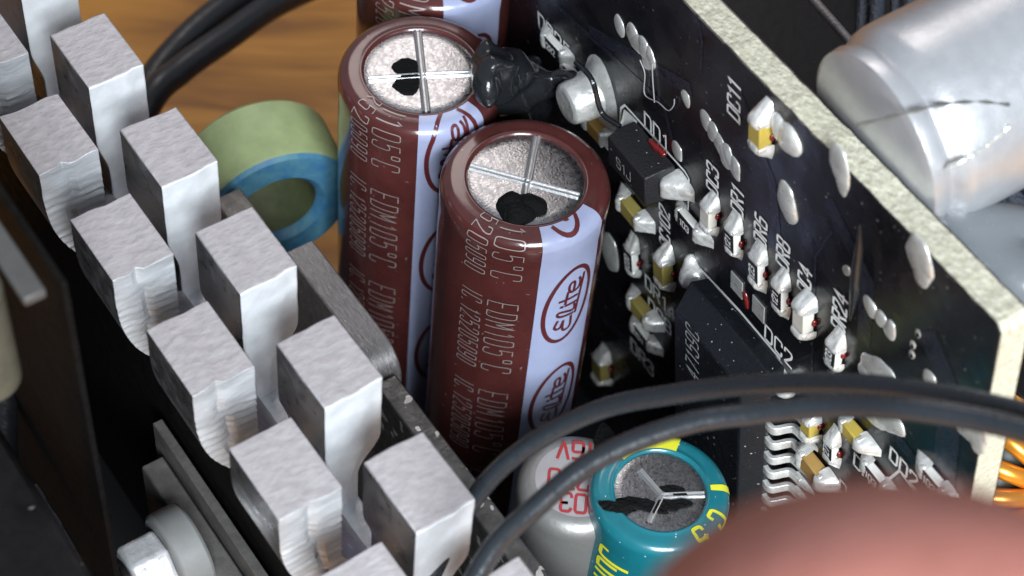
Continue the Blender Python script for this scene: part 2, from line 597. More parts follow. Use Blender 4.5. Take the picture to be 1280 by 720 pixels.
ELITE = [  # letters of the oval trade mark, drawn as strokes; s along reading, t up
    S([(.20, .85), (.02, .98), (-.04, .62), (.16, .52)]) , S([(.16, .52), (-.12, .46), (-.10, -.02), (.20, .10)]),
    S([(.27, .05), (.30, .9), (.44, 1.0), (.40, .5), (.34, .05), (.44, 0), (.5, .08)]),
    [(.56, .6), (.56, 0)], [(.56, .78), (.57, .86)],
    [(.72, 1.0), (.72, .05)], [(.62, .66), (.90, .66)],
    S([(.90, .35), (1.14, .36), (1.12, .66), (.98, .66), (.86, .5), (.90, .0), (1.10, .04), (1.16, .14)]),
]


def brown_cap(loc, rotz, H, label, lean=(0, 0), soff=0.0, logo=-.25):
    root = empty('electrolytic_capacitor', Matrix.Translation(loc) @ Matrix.Rotation(lean[0], 4, 'X') @ Matrix.Rotation(lean[1], 4, 'Y') @ Matrix.Rotation(rotz, 4, 'Z'))
    tag(root, label, 'capacitor', 'brown capacitors in a row')
    rd = 0.425
    prof = cap_profile(CAPR, rd, 0.10, H)
    lathe('sleeve', prof, 'sleeve', root, 96, ang=80)
    g, L = surf(prof, 0.006)
    D = math.radians
    st = patch('polarity_stripe', g, 0.055, L - .2, D(16), D(66), 60, 14, 'stripe', root, prof)
    g2, _ = surf(prof, 0.011)
    words = []
    for txt, s0, h, wf, gp, ph in (('EDM105\u00b0C', -1.5 + soff, .225, .52, .225, -16.5), ('IC.125205090', -1.54 + soff, .17, .46, .22, -36.5)):
        while s0 < L - 1.1:
            a, w = text_lines(txt, h, wf, gp)
            pls = [[(s0 + x, D(ph) + y / CAPR) for x, y in pl] for pl in a]
            pls = [[q for q in pl if q[0] > 0.05] for pl in pls]
            pls = [pl for pl in pls if len(pl) > 1]
            if pls:
                words.append(pls)
            s0 += 1.17

    def strokes(lines, wd, gg):
        # widths are measured on the skin, so scale the angle axis
        sc = [[(s, ph * CAPR) for s, ph in pl] for pl in lines]
        return ribbons(sc, wd, lambda q: gg(q[0], q[1] / CAPR), 0.03)
    for wd_ in words:
        v, f = strokes(wd_, 0.0078, g2)
        obj('lettering', v, f, 'silver_print', root, ang=None)
    s = logo
    while s < L - .6:
        lg = []
        pc = D(41)
        ov = [(-0.43 * math.cos(2 * math.pi * k / 40), 0.20 * math.sin(2 * math.pi * k / 40)) for k in range(41)]
        tw = math.radians(-5)
        rotp = lambda x, y: (s + x * math.cos(tw) - y * math.sin(tw), pc + (x * math.sin(tw) + y * math.cos(tw)) / CAPR)
        lg.append([rotp(*q) for q in ov])
        if s + .43 > 0.1:
            clip = [[q for q in pl if q[0] > 0.055] for pl in lg]
            v1, f1 = strokes([c for c in clip if len(c) > 1], 0.036, g2)
            # reading runs up the can: s decreases, letter tops point away from the baseline (to smaller angle)
            el = [[rotp(0.26 - x * 0.47, 0.075 - y * 0.165) for x, y in pl] for pl in ELITE]
            el.append([rotp(0.14, 0.095), rotp(-0.31, 0.095)])
            el = [[q for q in pl if q[0] > 0.055] for pl in el]
            v2, f2 = strokes([c for c in el if len(c) > 1], 0.024, g2)
            n = len(v1)
            if not f1:
                s += 1.25
                continue
            obj('trade_mark', v1 + v2, f1 + [tuple(i + n for i in q) for q in f2], 'maroon_print', st, ang=None)
        s += 1.25
    return root, rd


def cap_axis_px(px, py, H):
    p = at_z(px, py, MB + H)
    return Vector((p.x, p.y, MB))


H2 = 4.5
FACE = math.radians(-95)
c2, rd = brown_cap(cap_axis_px(658, 222, H2), FACE, H2, 'brown capacitor with pale striped side, nearest of the three, black lump at its disc rim', soff=1.2)
c1, _ = brown_cap(cap_axis_px(526, 87, H2), FACE + math.radians(-11), H2, 'brown capacitor in the middle of the row, black hole punched in its silver top', soff=1.27, logo=.45)
c3, _ = brown_cap(cap_axis_px(545, -62, H2), FACE + math.radians(-4), H2, 'brown capacitor at the back of the row, only its lower side in view', soff=.3)


def top_local(root, px, py, H):
    return root.matrix_world.inverted() @ at_z(px, py, MB + H)


def dress_top(root, H, lines, seed):
    bpy.context.view_layer.update()
    d = disc_mesh('vent_disc', rd, H - 0.024, root)
    for (a, b) in lines:
        p, q = top_local(root, *a, H), top_local(root, *b, H)
        groove('score', d, (p.x, p.y), (q.x, q.y), H - 0.023, root)
    return d


d2 = dress_top(c2, H2, (((671, 168), (650, 275)), ((588, 206), (662, 226)), ((664, 227), (724, 243))), 1)
d1 = dress_top(c1, H2, (((522, 37), (533, 138)), ((461, 97), (525, 93)), ((529, 92), (592, 89))), 2)
d3 = disc_mesh('vent_disc', rd, H2 - 0.024, c3)
p = top_local(c1, 508, 83, H2)
irregular('hole', p.x, p.y, .112, .098, H2 - .019, .012, 'burnt', c1, 5, rough=.2, rot=math.radians(106))
p = top_local(c1, 509, 104, H2)
irregular('hole', p.x, p.y, .112, .092, H2 - .019, .012, 'burnt', c1, 6, rough=.2, rot=math.radians(106))
q = [top_local(c2, a, b, H2) for a, b in ((641, 255), (664, 256), (652, 270), (645, 268), (662, 246))]
blob('black_lump', [(Vector((q[0].x, q[0].y, H2 - .03)), .105), (Vector((q[1].x, q[1].y, H2 - .03)), .105), (Vector((q[2].x, q[2].y, H2 - .03)), .10),
                    (Vector((q[3].x, q[3].y, H2 - .03)), .11), (Vector((q[4].x, q[4].y, H2 - .03)), .05)], 'burnt', c2, 0.014, 2, 0.05)

# ================================================================== upright daughter board
yaw, pit, lean = map(math.radians, (-61, 7, 5))
UB = Vector((math.cos(yaw) * math.cos(pit), math.sin(yaw) * math.cos(pit), math.sin(pit)))
N0 = Vector((-math.sin(yaw), math.cos(yaw), 0))
D0 = -UB.cross(N0)
if D0.z > 0:
    D0 = -D0
VB = D0 * math.cos(lean) + N0 * math.sin(lean)
NB = UB.cross(VB)
PB = Vector((0, 0, 3.5)) + NB * 1.1


def on_board(px, py, h=0.0):
    """pixel -> world point on the sheet that floats h above the board face"""
    r = ray(px, py)
    return CAM + r * ((PB - NB * h - CAM).dot(NB) / r.dot(NB))


OB = on_board(1252, 411)
BM = Matrix(((UB.x, -VB.x, -NB.x, OB.x), (UB.y, -VB.y, -NB.y, OB.y), (UB.z, -VB.z, -NB.z, OB.z), (0, 0, 0, 1)))
BI = BM.inverted()


def bl(px, py, h=0.0):
    """pixel -> board coordinates: x along the board, y up, z out of its face"""
    return BI @ on_board(px, py, h)


board = empty('daughter_circuit_board', BM)
tag(board, 'black upright circuit board with cream cut edge, full of small soldered parts', 'circuit board')
XL, YL = -6.2, -6.6
# fibreglass core with an uneven sawn edge, a little notch near its middle
core = []
nx = 90
rows = []
for i in range(nx + 1):
    x = XL + (0 - XL) * i / nx
    rows.append((x, 0.012 * noise.noise(Vector((x * 9, 0, 0))) + 0.008 * noise.noise(Vector((x * 31, 2, 0)))))
v, f = [], []
outl = [(XL, YL)] + [(0.01 * noise.noise(Vector((0, k, 3))), YL * (1 - k / 60)) for k in range(60)] + [(0, -0.05), (-0.05, 0.0)] + rows[::-1][2:]
n = len(outl)
v = [(x, y, -0.012) for x, y in outl] + [(x, y + .004 * noise.noise(Vector((x * 20, 7, 1))), -0.205) for x, y in outl]
f = [tuple(range(n)), tuple(range(2 * n - 1, n - 1, -1))] + [(k, n + k, n + (k + 1) % n, (k + 1) % n) for k in range(n)]
obj('fibreglass_core', v, f, 'fibreglass', board, ang=30)
v = [(x - .006 if x > -.1 else x, y - .006, z) for z in (-0.012, 0.0) for x, y in outl]
mask = obj('solder_mask', v, [tuple(range(n, 2 * n))] + [(k, (k + 1) % n, n + (k + 1) % n, n + k) for k in range(n)], 'solder_mask', board, smooth=False)
v = [(x - .006, y - .006, z) for z in (-0.22, -0.205) for x, y in outl]
obj('back_mask', v, [tuple(range(n - 1, -1, -1))] + [(k, (k + 1) % n, n + (k + 1) % n, n + k) for k in range(n)], 'solder_mask', board, smooth=False)


def bpoly(pts, wd, name, m, h=0.004, parent=board):
    P = [bl(*q) for q in pts]
    v, f = ribbons([[(q.x, q.y) for q in P]], wd, lambda s: (s[0], s[1], h), 0.15)
    return obj(name, v, f, m, parent, smooth=False)


# copper traces under the mask read as faint raised bands
for pts, w in (([(925, 120), (965, 225), (975, 330)], .10), ([(1040, 290), (1020, 320), (1015, 470)], .022), ([(1040, 260), (1085, 350), (1080, 420)], .14),
               ([(700, 10), (830, 130), (870, 300)], .05), ([(872, 20), (878, 50), (876, 90)], .03), 
               ([(1165, 430), (1190, 490), (1180, 600)], .22), ([(740, 40), (860, 110)], .12), ([(1075, 480), (1160, 600)], .12)):
    bpoly(pts, w, 'trace', 'trace_mask', 0.003)


def silk_u(txt, px, py, h=0.15, end=None, wd=0.021, wf=.95, gp=.24):
    """text along the board's length; px,py = foot of the first letter"""
    p = bl(px, py)
    a, w = text_lines(txt, h, wf, gp)
    v, f = ribbons(a, wd, lambda q: (p.x + q[0], p.y + q[1], 0.006))
    return obj('silkscreen_lettering', v, f, 'silkscreen', board, smooth=False)


def silk_v(txt, px, py, h=0.14, wd=0.022, wf=.82, gp=.20):
    """text running up the board; px,py = foot of the first letter (baseline to the right-hand end)"""
    p = bl(px, py)
    a, w = text_lines(txt, h, wf, gp)
    v, f = ribbons(a, wd, lambda q: (p.x - q[1], p.y + q[0], 0.006))
    return obj('silkscreen_lettering', v, f, 'silkscreen', board, smooth=False)


silk_u('DR25', 675, 34, .16)
silk_u('DD1', 807, 158, .15)
silk_u('DC2', 957, 422, .15)
silk_u('DR14', 808, 358, .15)
silk_u('DC8', 812, 386, .15)
silk_u('DR3', 790, 437, .16)
silk_u('DD2', 1113, 573, .13)
silk_u('DR1', 1068, 580, .13)
silk_u('D', 1050, 612, .13)
silk_u('25', 745, 168, .15)
silk_v('DC11', 925, 154)
silk_v('DC3', 898, 247)
silk_v('DR1', 929, 273)
silk_v('DR6', 958, 312)
silk_v('DR8', 986, 341)
silk_v('DC4', 1013, 374)
silk_v('DR24', 1056, 420)
silk_v('DC102', 838, 316)
bpoly([(775, 165), (777, 135), (782, 131), (857, 214), (862, 223), (861, 262), (838, 236)], .024, 'silkscreen_outline', 'silkscreen', .006)
bpoly([(878, 338), (925, 388), (975, 447)], .034, 'silkscreen_outline', 'silkscreen', .006)
bpoly([(1110, 600), (1125, 588), (1165, 640)], .022, 'silkscreen_outline', 'silkscreen', .006)
bpoly([(755, 398), (790, 432), (850, 495)], .10, 'trace', 'trace_mask', .003)


# ---- solder
def dome(name, cx, cy, rx, ry, h, rot=0.0, m='flat_solder', parent=board, seed=0, seg=18, peak=(0, 0)):
    v, f = [], []
    rings = 5
    for i in range(rings):
        k = 1 - i / rings
        for j in range(seg):
            a = 2 * math.pi * j / seg
            q = 1 + 0.07 * math.sin(2 * a + seed) + .05 * math.sin(3 * a + 2 * seed)
            x, y = rx * k * q * math.cos(a), ry * k * q * math.sin(a)
            z = h * (1 - k * k) ** 0.6 if k < 1 else -0.002
            x += peak[0] * (1 - k)
            y += peak[1] * (1 - k)
            v.append((cx + x * math.cos(rot) - y * math.sin(rot), cy + x * math.sin(rot) + y * math.cos(rot), z))
    v.append((cx + peak[0] * math.cos(rot) - peak[1] * math.sin(rot), cy + peak[0] * math.sin(rot) + peak[1] * math.cos(rot), h))
    for i in range(rings - 1):
        for j in range(seg):
            q = (j + 1) % seg
            f.append((i * seg + j, i * seg + q, (i + 1) * seg + q, (i + 1) * seg + j))
    b = (rings - 1) * seg
    f += [(b + j, b + (j + 1) % seg, rings * seg) for j in range(seg)]
    return obj(name, v, f, m, parent, ang=None)


def solder_px(pts, h=.03, m='flat_solder'):
    """one solder joint from overlapping drops; pts = (px, py, rx, ry, rot)"""
    bm = bmesh.new()
    for (px, py, rx, ry, rot) in pts:
        p = bl(px, py)
        ico(bm, Vector((p.x, p.y, 0)), 1, 3, (rx * 1.4, ry * 1.0, h * .5), Matrix.Rotation(math.radians(rot), 4, 'Z'))
    for q in bm.verts:
        nv = noise.noise_vector(Vector((q.co.x * 9, q.co.y * 9, 0))) * .030
        q.co.x += nv.x
        q.co.y += nv.y
    bmesh.ops.delete(bm, geom=[q for q in bm.verts if q.co.z < -h * .2], context='VERTS')
    me = bpy.data.meshes.new('solder_joint')
    bm.to_mesh(me)
    bm.free()
    me.shade_smooth()
    me.materials.append(MATS[m])
    return link(bpy.data.objects.new('solder_joint', me), board)


solder_px([(775, 33, .045, .09, 15), (790, 42, .06, .10, 10), (795, 52, .07, .09, 0), (804, 60, .06, .10, 10), (813, 72, .055, .10, 10), (808, 76, .05, .07, 0)], .04)
solder_px([(882, 150, .05, .09, 10), (891, 165, .055, .09, 10), (900, 180, .055, .10, 10), (910, 193, .055, .10, 10), (919, 210, .05, .10, 10), (905, 190, .05, .12, 30)], .035)
solder_px([(1088, 384, .045, .085, 10), (1100, 397, .045, .085, 10), (1112, 410, .045, .09, 10)], .04)
solder_px([(858, 123, .045, .075, 10)], .035)
solder_px([(848, 190, .05, .085, 10)], .035)
solder_px([(984, 250, .075, .15, 12), (988, 262, .06, .11, 15)], .08)
solder_px([(1048, 205, .07, .16, 10), (1052, 222, .045, .14, 6)], .05)
solder_px([(1150, 322, .085, .16, 15), (1153, 340, .055, .13, 10)], .06)
solder_px([(1099, 468, .15, .14, 25), (1085, 470, .08, .10, 0)], .05)
solder_px([(1108, 520, .14, .13, 10), (1090, 515, .12, .10, 0)], .06)
solder_px([(1213, 535, .12, .13, 25), (1222, 550, .06, .11, 0)], .05)
solder_px([(1163, 472, .05, .06, 0)], .03)
solder_px([(762, 315, .10, .24, 0)], .05)
solder_px([(988, 175, .09, .13, 30), (975, 160, .06, .10, 20)], .10, 'solder')
solder_px([(1058, 337, .035, .05, 0)], .03)
for (px, py) in ((1141, 431), (1140, 443), (1148, 417)):
    p = bl(px, py)
    dome('via', p.x, p.y, .030, .042, .010, m='flat_solder')
    dome('via_hole', p.x + .004, p.y - .004, .019, .028, .014, m='burnt')

# the big through-hole joint with its pin, near DR25
p = bl(752, 115)
dome('solder_joint', p.x, p.y, .22, .36, .09, rot=.1, m='flat_solder', seed=2)
pin = bl(735, 118, .10)
v, f = tubegeo([Vector((pin.x, pin.y, .0)), Vector((pin.x, pin.y - .01, .16)), Vector((pin.x - .01, pin.y - .02, .27)), Vector((pin.x - .01, pin.y - .02, .30))], lambda t: .20 - .05 * t, 20)
bev(obj('terminal_pin', v, f, 'solder', board), .03)
v, f = tubegeo(catmull([bl(720, 78, .22), bl(740, 100, .22), bl(752, 140, .2), bl(775, 158, .15)], 6), .022, 8)
obj('black_strand', v, f, 'glue_dark', board)


# ---- surface mount parts
def fillet(name, wd, ln, h, over, parent, pos, rotz, seed):
    """solder fillet climbing a terminal: high at the part, tapering out along +x"""
    rnd = random.Random(seed)
    nx, ny = 8, 8
    tip, bow = rnd.uniform(.35, .8), rnd.uniform(.8, 1.5)
    v, f = [], []
    for i in range(nx + 1):
        t = i / nx
        x = -over + (ln + over) * t
        k = max(0.0, x / ln)
        for j in range(ny + 1):
            s = -1 + 2 * j / ny
            w = wd / 2 * (1.06 - (1 - tip) * k ** 1.4)
            z = (h * 1.12) * (1 - k ** bow) * max(0, 1 - abs(s) ** 6) ** .5
            z += rnd.uniform(-.006, .006) * (1 - k)
            edge = (abs(s) == 1) or i == nx or i == 0
            v.append((x + (rnd.uniform(-.01, .01) if not edge else 0), s * w, (0.0 if edge and i > 0 else max(z, .004)) if not (i == 0) else (h * .95 if abs(s) < 1 else 0)))
    W = ny + 1
    for i in range(nx):
        for j in range(ny):
            f.append((i * W + j, (i + 1) * W + j, (i + 1) * W + j + 1, i * W + j + 1))
    o = obj(name, v, f, 'solder', parent, ang=None)
    o.location = pos
    o.rotation_euler = (0, 0, rotz)
    s = o.modifiers.new('soft', 'SUBSURF')
    s.levels = s.render_levels = 1
    return o


SEED = [100]


def smd(kind, px, py, axis, txt=None, L=.36, W=.19, H=None, col=None, red=True, ang=0.0):
    """kind resistor or ceramic_capacitor; px,py = middle of the top face as seen; axis u or v; sub-parts on the part"""
    SEED[0] += 1
    rnd = random.Random(SEED[0])
    H = H or (.11 if kind == 'resistor' else .165)
    L, W, H = L * .70, W * .66, H * .68
    p = bl(px, py, H)
    rz = (0 if axis == 'u' else math.pi / 2) + rnd.uniform(-.05, .05) + ang
    m = col or ('ceramic_white' if kind == 'resistor' else 'ceramic_yellow')
    v, f = boxgeo(-L / 2 + .03, L / 2 - .03, -W / 2, W / 2, 0.012, H)
    o = obj(kind, v, f, m, board)
    bev(o, .010)
    o.location = (p.x, p.y, 0)
    o.rotation_euler = (0, 0, rz)
    for s in (1, -1):
        a, b = (L / 2 - .042, L / 2) if s > 0 else (-L / 2, -L / 2 + .042)
        v, f = boxgeo(a, b, -W / 2 - .004, W / 2 + .004, 0.008, H + .004)
        bev(obj('terminal', v, f, 'solder', o), .012)
        fillet('solder_fillet', W * rnd.uniform(1.05, 1.25), rnd.uniform(.08, .13), H * rnd.uniform(.95, 1.15), .055, o, (s * L / 2, 0, 0.002), 0 if s > 0 else math.pi, SEED[0] * 7 + s)
    if kind == 'resistor':
        v, f = boxgeo(-L / 2 + .042, L / 2 - .042, -W / 2 + .004, W / 2 - .004, H, H + .008)
        obj('coating', v, f, 'resistor_black', o)
        if txt:
            a, w = text_lines(txt, .062, .9, .22)
            # the code reads along the board for parts set along it, up the part otherwise
            fl = (lambda q: (-w / 2 + q[0], -.031 + q[1], H + .011)) if axis == 'u' else (lambda q: (-w / 2 + q[0], -.031 + q[1], H + .011))
            v, f = ribbons(a, .011, fl)
            obj('marking', v, f, 'silkscreen', o, smooth=False)
    if red:
        v2 = rnd.choice((-.02, .0, .03))
        bm = bmesh.new()
        ico(bm, Vector((v2, -W / 2 - .003, .016)), .032, 2, (1.1, .6, .7))
        me = bpy.data.meshes.new('red_glue')
        bm.to_mesh(me)
        bm.free()
        me.shade_smooth()
        me.materials.append(MATS['red_glue'])
        link(bpy.data.objects.new('red_glue', me), o)
    return o


smd('ceramic_capacitor', 942, 168, 'v', col='ceramic_yellow', L=.38, W=.20)
smd('ceramic_capacitor', 880, 272, 'v', col='ceramic_beige', L=.36, W=.18, H=.13)
smd('resistor', 911, 300, 'v', '121')
smd('resistor', 941, 338, 'v', '123')
smd('resistor', 970, 371, 'v', '121')
smd('ceramic_capacitor', 997, 400, 'v', col='ceramic_beige', L=.42, W=.20, H=.15)
smd('resistor', 1037, 444, 'v', '103', L=.32)
smd('resistor', 857, 282, 'u', '103', L=.40, W=.21)
smd('ceramic_capacitor', 783, 268, 'u', col='ceramic_olive', L=.40, W=.22)
smd('resistor', 785, 325, 'v', '220', L=.40)
smd('ceramic_capacitor', 822, 340, 'v', col='ceramic_olive', L=.42, W=.22)
smd('ceramic_capacitor', 796, 392, 'u', col='ceramic_olive', L=.42, W=.22)
smd('resistor', 800, 421, 'u', '204', L=.38, W=.20)
smd('ceramic_capacitor', 745, 462, 'v', col='ceramic_olive', L=.44, W=.24)
smd('resistor', 690, 62, 'u', '2R2', L=.42, W=.20)
smd('ceramic_capacitor', 740, 165, 'u', col='ceramic_brown', L=.38, W=.20, red=False)
smd('resistor', 712, 98, 'u', '5', L=.38, W=.20)
smd('ceramic_capacitor', 1006, 536, 'v', col='ceramic_yellow', L=.30, W=.17, H=.15)
smd('resistor', 1034, 563, 'v', '127', L=.30, W=.17)
smd('ceramic_capacitor', 1060, 545, 'u', col='ceramic_yellow', L=.32, W=.17, H=.15)
smd('ceramic_capacitor', 1010, 590, 'u', col='ceramic_brown', L=.38, W=.24)
smd('resistor', 1163, 604, 'u', '103', L=.34, W=.18)
smd('resistor', 1090, 598, 'u', '103', L=.34, W=.18)

# bare pads with a line of red glue between
for (px, py) in ((922, 356), (949, 386)):
    p = bl(px, py)
    box('bare_pad', p.x - .075, p.x + .075, p.y - .09, p.y + .09, 0, .012, 'flat_solder', board, .004)
a, b = bl(930, 366), bl(935, 384)
blob('red_glue', [(a, .03), (a * .7 + b * .3, .035), ((a + b) / 2 + Vector((.01, 0, 0)), .03), (a * .3 + b * .7, .035), (b, .03)], 'red_glue', board, .015, 3, .02)
a, b = bl(815, 178, .05), bl(828, 192, .05)
blob('red_glue', [(a, .03), (a * .75 + b * .25, .033), ((a + b) / 2, .035), (a * .25 + b * .75, .033), (b, .03)], 'red_glue', board, .015, 3, .02)

# diode DD1: black moulded block with bent tabs
p = bl(784, 213, .27)
dd = empty('diode')
dd.parent = board
dd.location = (p.x, p.y, 0)
prof = [(-.15, .03), (-.16, .14), (-.14, .28), (.14, .28), (.16, .14), (.15, .03)]
hx = .28
v = [(sx * (hx - (.02 if z > .2 else 0)), y, z) for sx in (-1, 1) for y, z in prof]
f = [tuple(range(5, -1, -1)), tuple(range(6, 12))] + [(k, (k + 1) % 6, 6 + (k + 1) % 6, 6 + k) for k in range(6)]
bev(obj('moulded_body', v, f, 'epoxy', dd), .012)
a, w = text_lines('S1J', .10, .9, .22)
v, f = ribbons(a, .012, lambda q: (-.13 + q[0], -.06 + q[1], .283))
obj('marking', v, f, 'laser_mark', dd, smooth=False)
for s in (1, -1):
    v, f = boxgeo(*sorted((s * (hx - .05), s * (hx + .07))), -.08, .08, .004, .14)
    bev(obj('tab', v, f, 'solder', dd), .03)
    fillet('solder_fillet', .22, .17, .16, .05, dd, (s * (hx + .04), 0, .002), 0 if s > 0 else math.pi, 900 + s)

# controller chip with gull-wing leads
ic = empty('controller_chip')
ic.parent = board
e0, e1 = bl(862, 352, .18), bl(957, 470, .18)          # upper body edge at the mid height of its side
icx0, icx1, icy = e0.x, e1.x + .02, (e0.y + e1.y) / 2
icl, ich = 2.6, .36
tp = .07
v = [(icx0 + .02, icy, .03), (icx1, icy, .03), (icx1, icy - icl, .03), (icx0 + .02, icy - icl, .03),
     (icx0, icy + .03, .17), (icx1 + .03, icy + .03, .17), (icx1 + .03, icy - icl - .03, .17), (icx0, icy - icl - .03, .17),
     (icx0 + tp, icy - tp * 1.6, ich), (icx1 - tp, icy - tp * 1.6, ich), (icx1 - tp, icy - icl + tp, ich), (icx0 + tp, icy - icl + tp, ich)]
f = [(3, 2, 1, 0), (8, 9, 10, 11)] + [(4 * a + k, 4 * a + (k + 1) % 4, 4 * a + 4 + (k + 1) % 4, 4 * a + 4 + k) for a in (0, 1) for k in range(4)]
f = [tuple(q) for q in f]
body = obj('moulded_body', v, f, 'epoxy_blue', ic)
bm = bmesh.new()
bm.from_mesh(body.data)
bmesh.ops.recalc_face_normals(bm, faces=bm.faces)
bm.to_mesh(body.data)
bm.free()
bev(body, .014)
p = bl(868, 470, ich)
a, w = text_lines('47159C', .17, .62, .22)
v, f = ribbons(a, .013, lambda q: (p.x - q[1] + .06, p.y + q[0] - .02, ich + .004))
obj('marking', v, f, 'laser_mark', ic, smooth=False)
yl = bl(958, 500, .1).y
for s in (1, -1):
    xe = icx1 + .02 if s > 0 else icx0
    for k in range(11):
        yy = yl + .09 - .184 * k
        path = [(xe - .02 * s, .17), (xe + .05 * s, .175), (xe + .085 * s, .15), (xe + .115 * s, .06), (xe + .15 * s, .03), (xe + .25 * s, .022)]
        path = catmull([Vector((x, 0, z)) for x, z in path], 3)
        v, f = [], []
        for i, q in enumerate(path):
            tq = (path[min(i + 1, len(path) - 1)] - path[max(i - 1, 0)]).normalized()
            nq = Vector((-tq.z, 0, tq.x)) * (.019 if s > 0 else -.019)
            for (dy, sg) in ((-.04, 1), (.04, 1), (.04, -1), (-.04, -1)):
                v.append((q.x + nq.x * sg, yy + dy, q.z + nq.z * sg))
        n = len(path)
        f = [(4 * i + k2, 4 * i + (k2 + 1) % 4, 4 * i + 4 + (k2 + 1) % 4, 4 * i + 4 + k2) for i in range(n - 1) for k2 in range(4)] + [(3, 2, 1, 0), tuple(range(4 * n - 4, 4 * n))]
        bev(obj('lead', v, f, 'solder', ic), .006)
        if s > 0:
            fillet('solder_fillet', .09, .14, .035, .08, ic, (xe + .25, yy, .001), 0, 300 + k)
for (px, py) in ((872, 340), (978, 468)):
    p = bl(px, py)
    blob('solder_joint', [((p.x, p.y, .05), .11), ((p.x + .08, p.y - .04, .03), .09), ((p.x - .05, p.y + .07, .03), .07), ((p.x, p.y - .1, .03), .07)], 'solder', board, .02, 3, .03)

# dust threads and flux on the board
for pts in ([(800, 75), (806, 92), (806, 118), (823, 128), (835, 138), (842, 132), (843, 124)], [(815, 80), (816, 100), (818, 128)]):
    v, f = tubegeo(catmull([bl(*q, .02) for q in pts], 6), .0045, 6)
    obj('fibre', v, f, 'laser_mark', board)
v, f = tubegeo(catmull([bl(1075, 280, .05), bl(1074, 310, .06), bl(1070, 345, .07), bl(1067, 375, .07), bl(1063, 400, .04)], 6), lambda t: .008 + .026 * math.sin(math.pi * t), 10)
obj('flux_drip', v, f, 'glue_dark', board)
v, f = tubegeo(catmull([bl(1036, 470, .1), bl(1036, 490, .3), bl(1035, 505, .45)], 4), .05, 8)
obj('flux_drip', v, f, 'glue_dark', board)

# ================================================================== finned aluminium heatsink
HZ = 5.65
hy = math.radians(-55.5)
HU = Vector((math.cos(hy), math.sin(hy), 0))
HN = Vector((-math.sin(hy), math.cos(hy), 0))
P0 = at_z(121, 62, HZ)
PITCH = (at_z(527, 600, HZ) - P0).length / 4
HM = Matrix(((HU.x, HN.x, 0, P0.x), (HU.y, HN.y, 0, P0.y), (0, 0, 1, HZ), (0, 0, 0, 1)))
hs = empty('aluminium_heatsink', HM)
tag(hs, 'pale aluminium heatsink with two staggered rows of thick sawn fins', 'heatsink')
YC = -0.10                                       # shift so y = 0 is the centre of the nearer-to-capacitor row
TL = 0.60


def fin(u0, yl_f, yr_f, zb, ridges, seed):
    """one fin: side outlines are functions of height; its sawn end carries the relief"""
    rnd = random.Random(seed)
    nz, ny = 64, 10
    v, f = [], []

    def grid(u, dispf):
        base = len(v)
        for i in range(nz + 1):
            z = zb * i / nz
            a, b = yl_f(z), yr_f(z)
            for j in range(ny + 1):
                y = a + (b - a) * j / ny
                v.append((u + dispf(y, z, j / ny, i / nz), y + YC, z + (0.02 * noise.noise(Vector((y * 7 + seed, u * 6, 1))) if i == 0 else 0)))
        return base
    fr_, am_, cr_ = rnd.uniform(78, 100), rnd.uniform(.008, .013), rnd.uniform(.40, .56)

    def d_front(y, z, s, t):
        edge = min(s, 1 - s) < .01 or t < .01
        n1 = .006 * noise.noise(Vector((y * 9 + seed * 3, z * 7, 0)))
        if not ridges:
            step = .014 * sm(.66, .78, s + .05 * math.sin(3 * z))
            return n1 - step 
        q = max(0.0, min(1.0, (-z - .22) / .15))
        crack = math.exp(-((s - cr_ - .06 * math.sin(7 * z + seed)) / .05) ** 2) * .035
        rg = am_ * (.6 + .8 * noise.noise(Vector((y * 4, z * 5, seed)))) * math.sin(z * fr_ + 3.0 * s + .8 * math.sin(9 * s + seed)) * q
        return n1 * 1.6 + rg - crack 
    fb = grid(u0 + TL / 2, d_front)
    bb = grid(u0 - TL / 2, lambda y, z, s, t: 0)
    W = ny + 1
    for i in range(nz):
        for j in range(ny):
            a = fb + i * W + j
            f.append((a, a + W, a + W + 1, a + 1))
            a = bb + i * W + j
            f.append((a, a + 1, a + W + 1, a + W))
        for j in (0, ny):
            a, b = fb + i * W + j, bb + i * W + j
            f.append((a, b, b + W, a + W) if j == 0 else (a, a + W, b + W, b))
    for j in range(ny):
        a, b = fb + j, bb + j
        f.append((a, a + 1, b + 1, b))
        a, b = fb + nz * W + j, bb + nz * W + j
        f.append((a, b, b + 1, a + 1))
    o = obj('fin', v, f, 'bent_aluminium' if ridges else 'cut_lit_aluminium', hs, ang=38)
    o.data.materials.append(MATS['sawn_dim_aluminium'])
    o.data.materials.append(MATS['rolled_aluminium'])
    bm = bmesh.new()
    bm.from_mesh(o.data)
    bmesh.ops.recalc_face_normals(bm, faces=bm.faces)
    bm.to_mesh(o.data)
    bm.free()
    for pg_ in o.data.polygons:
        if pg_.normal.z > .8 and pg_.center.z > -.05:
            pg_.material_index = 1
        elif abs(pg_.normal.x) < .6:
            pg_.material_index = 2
    bev(o, .018)
    return o


def sm(a, b, x):
    t = max(0, min(1, (x - a) / (b - a)))
    return t * t * (3 - 2 * t)


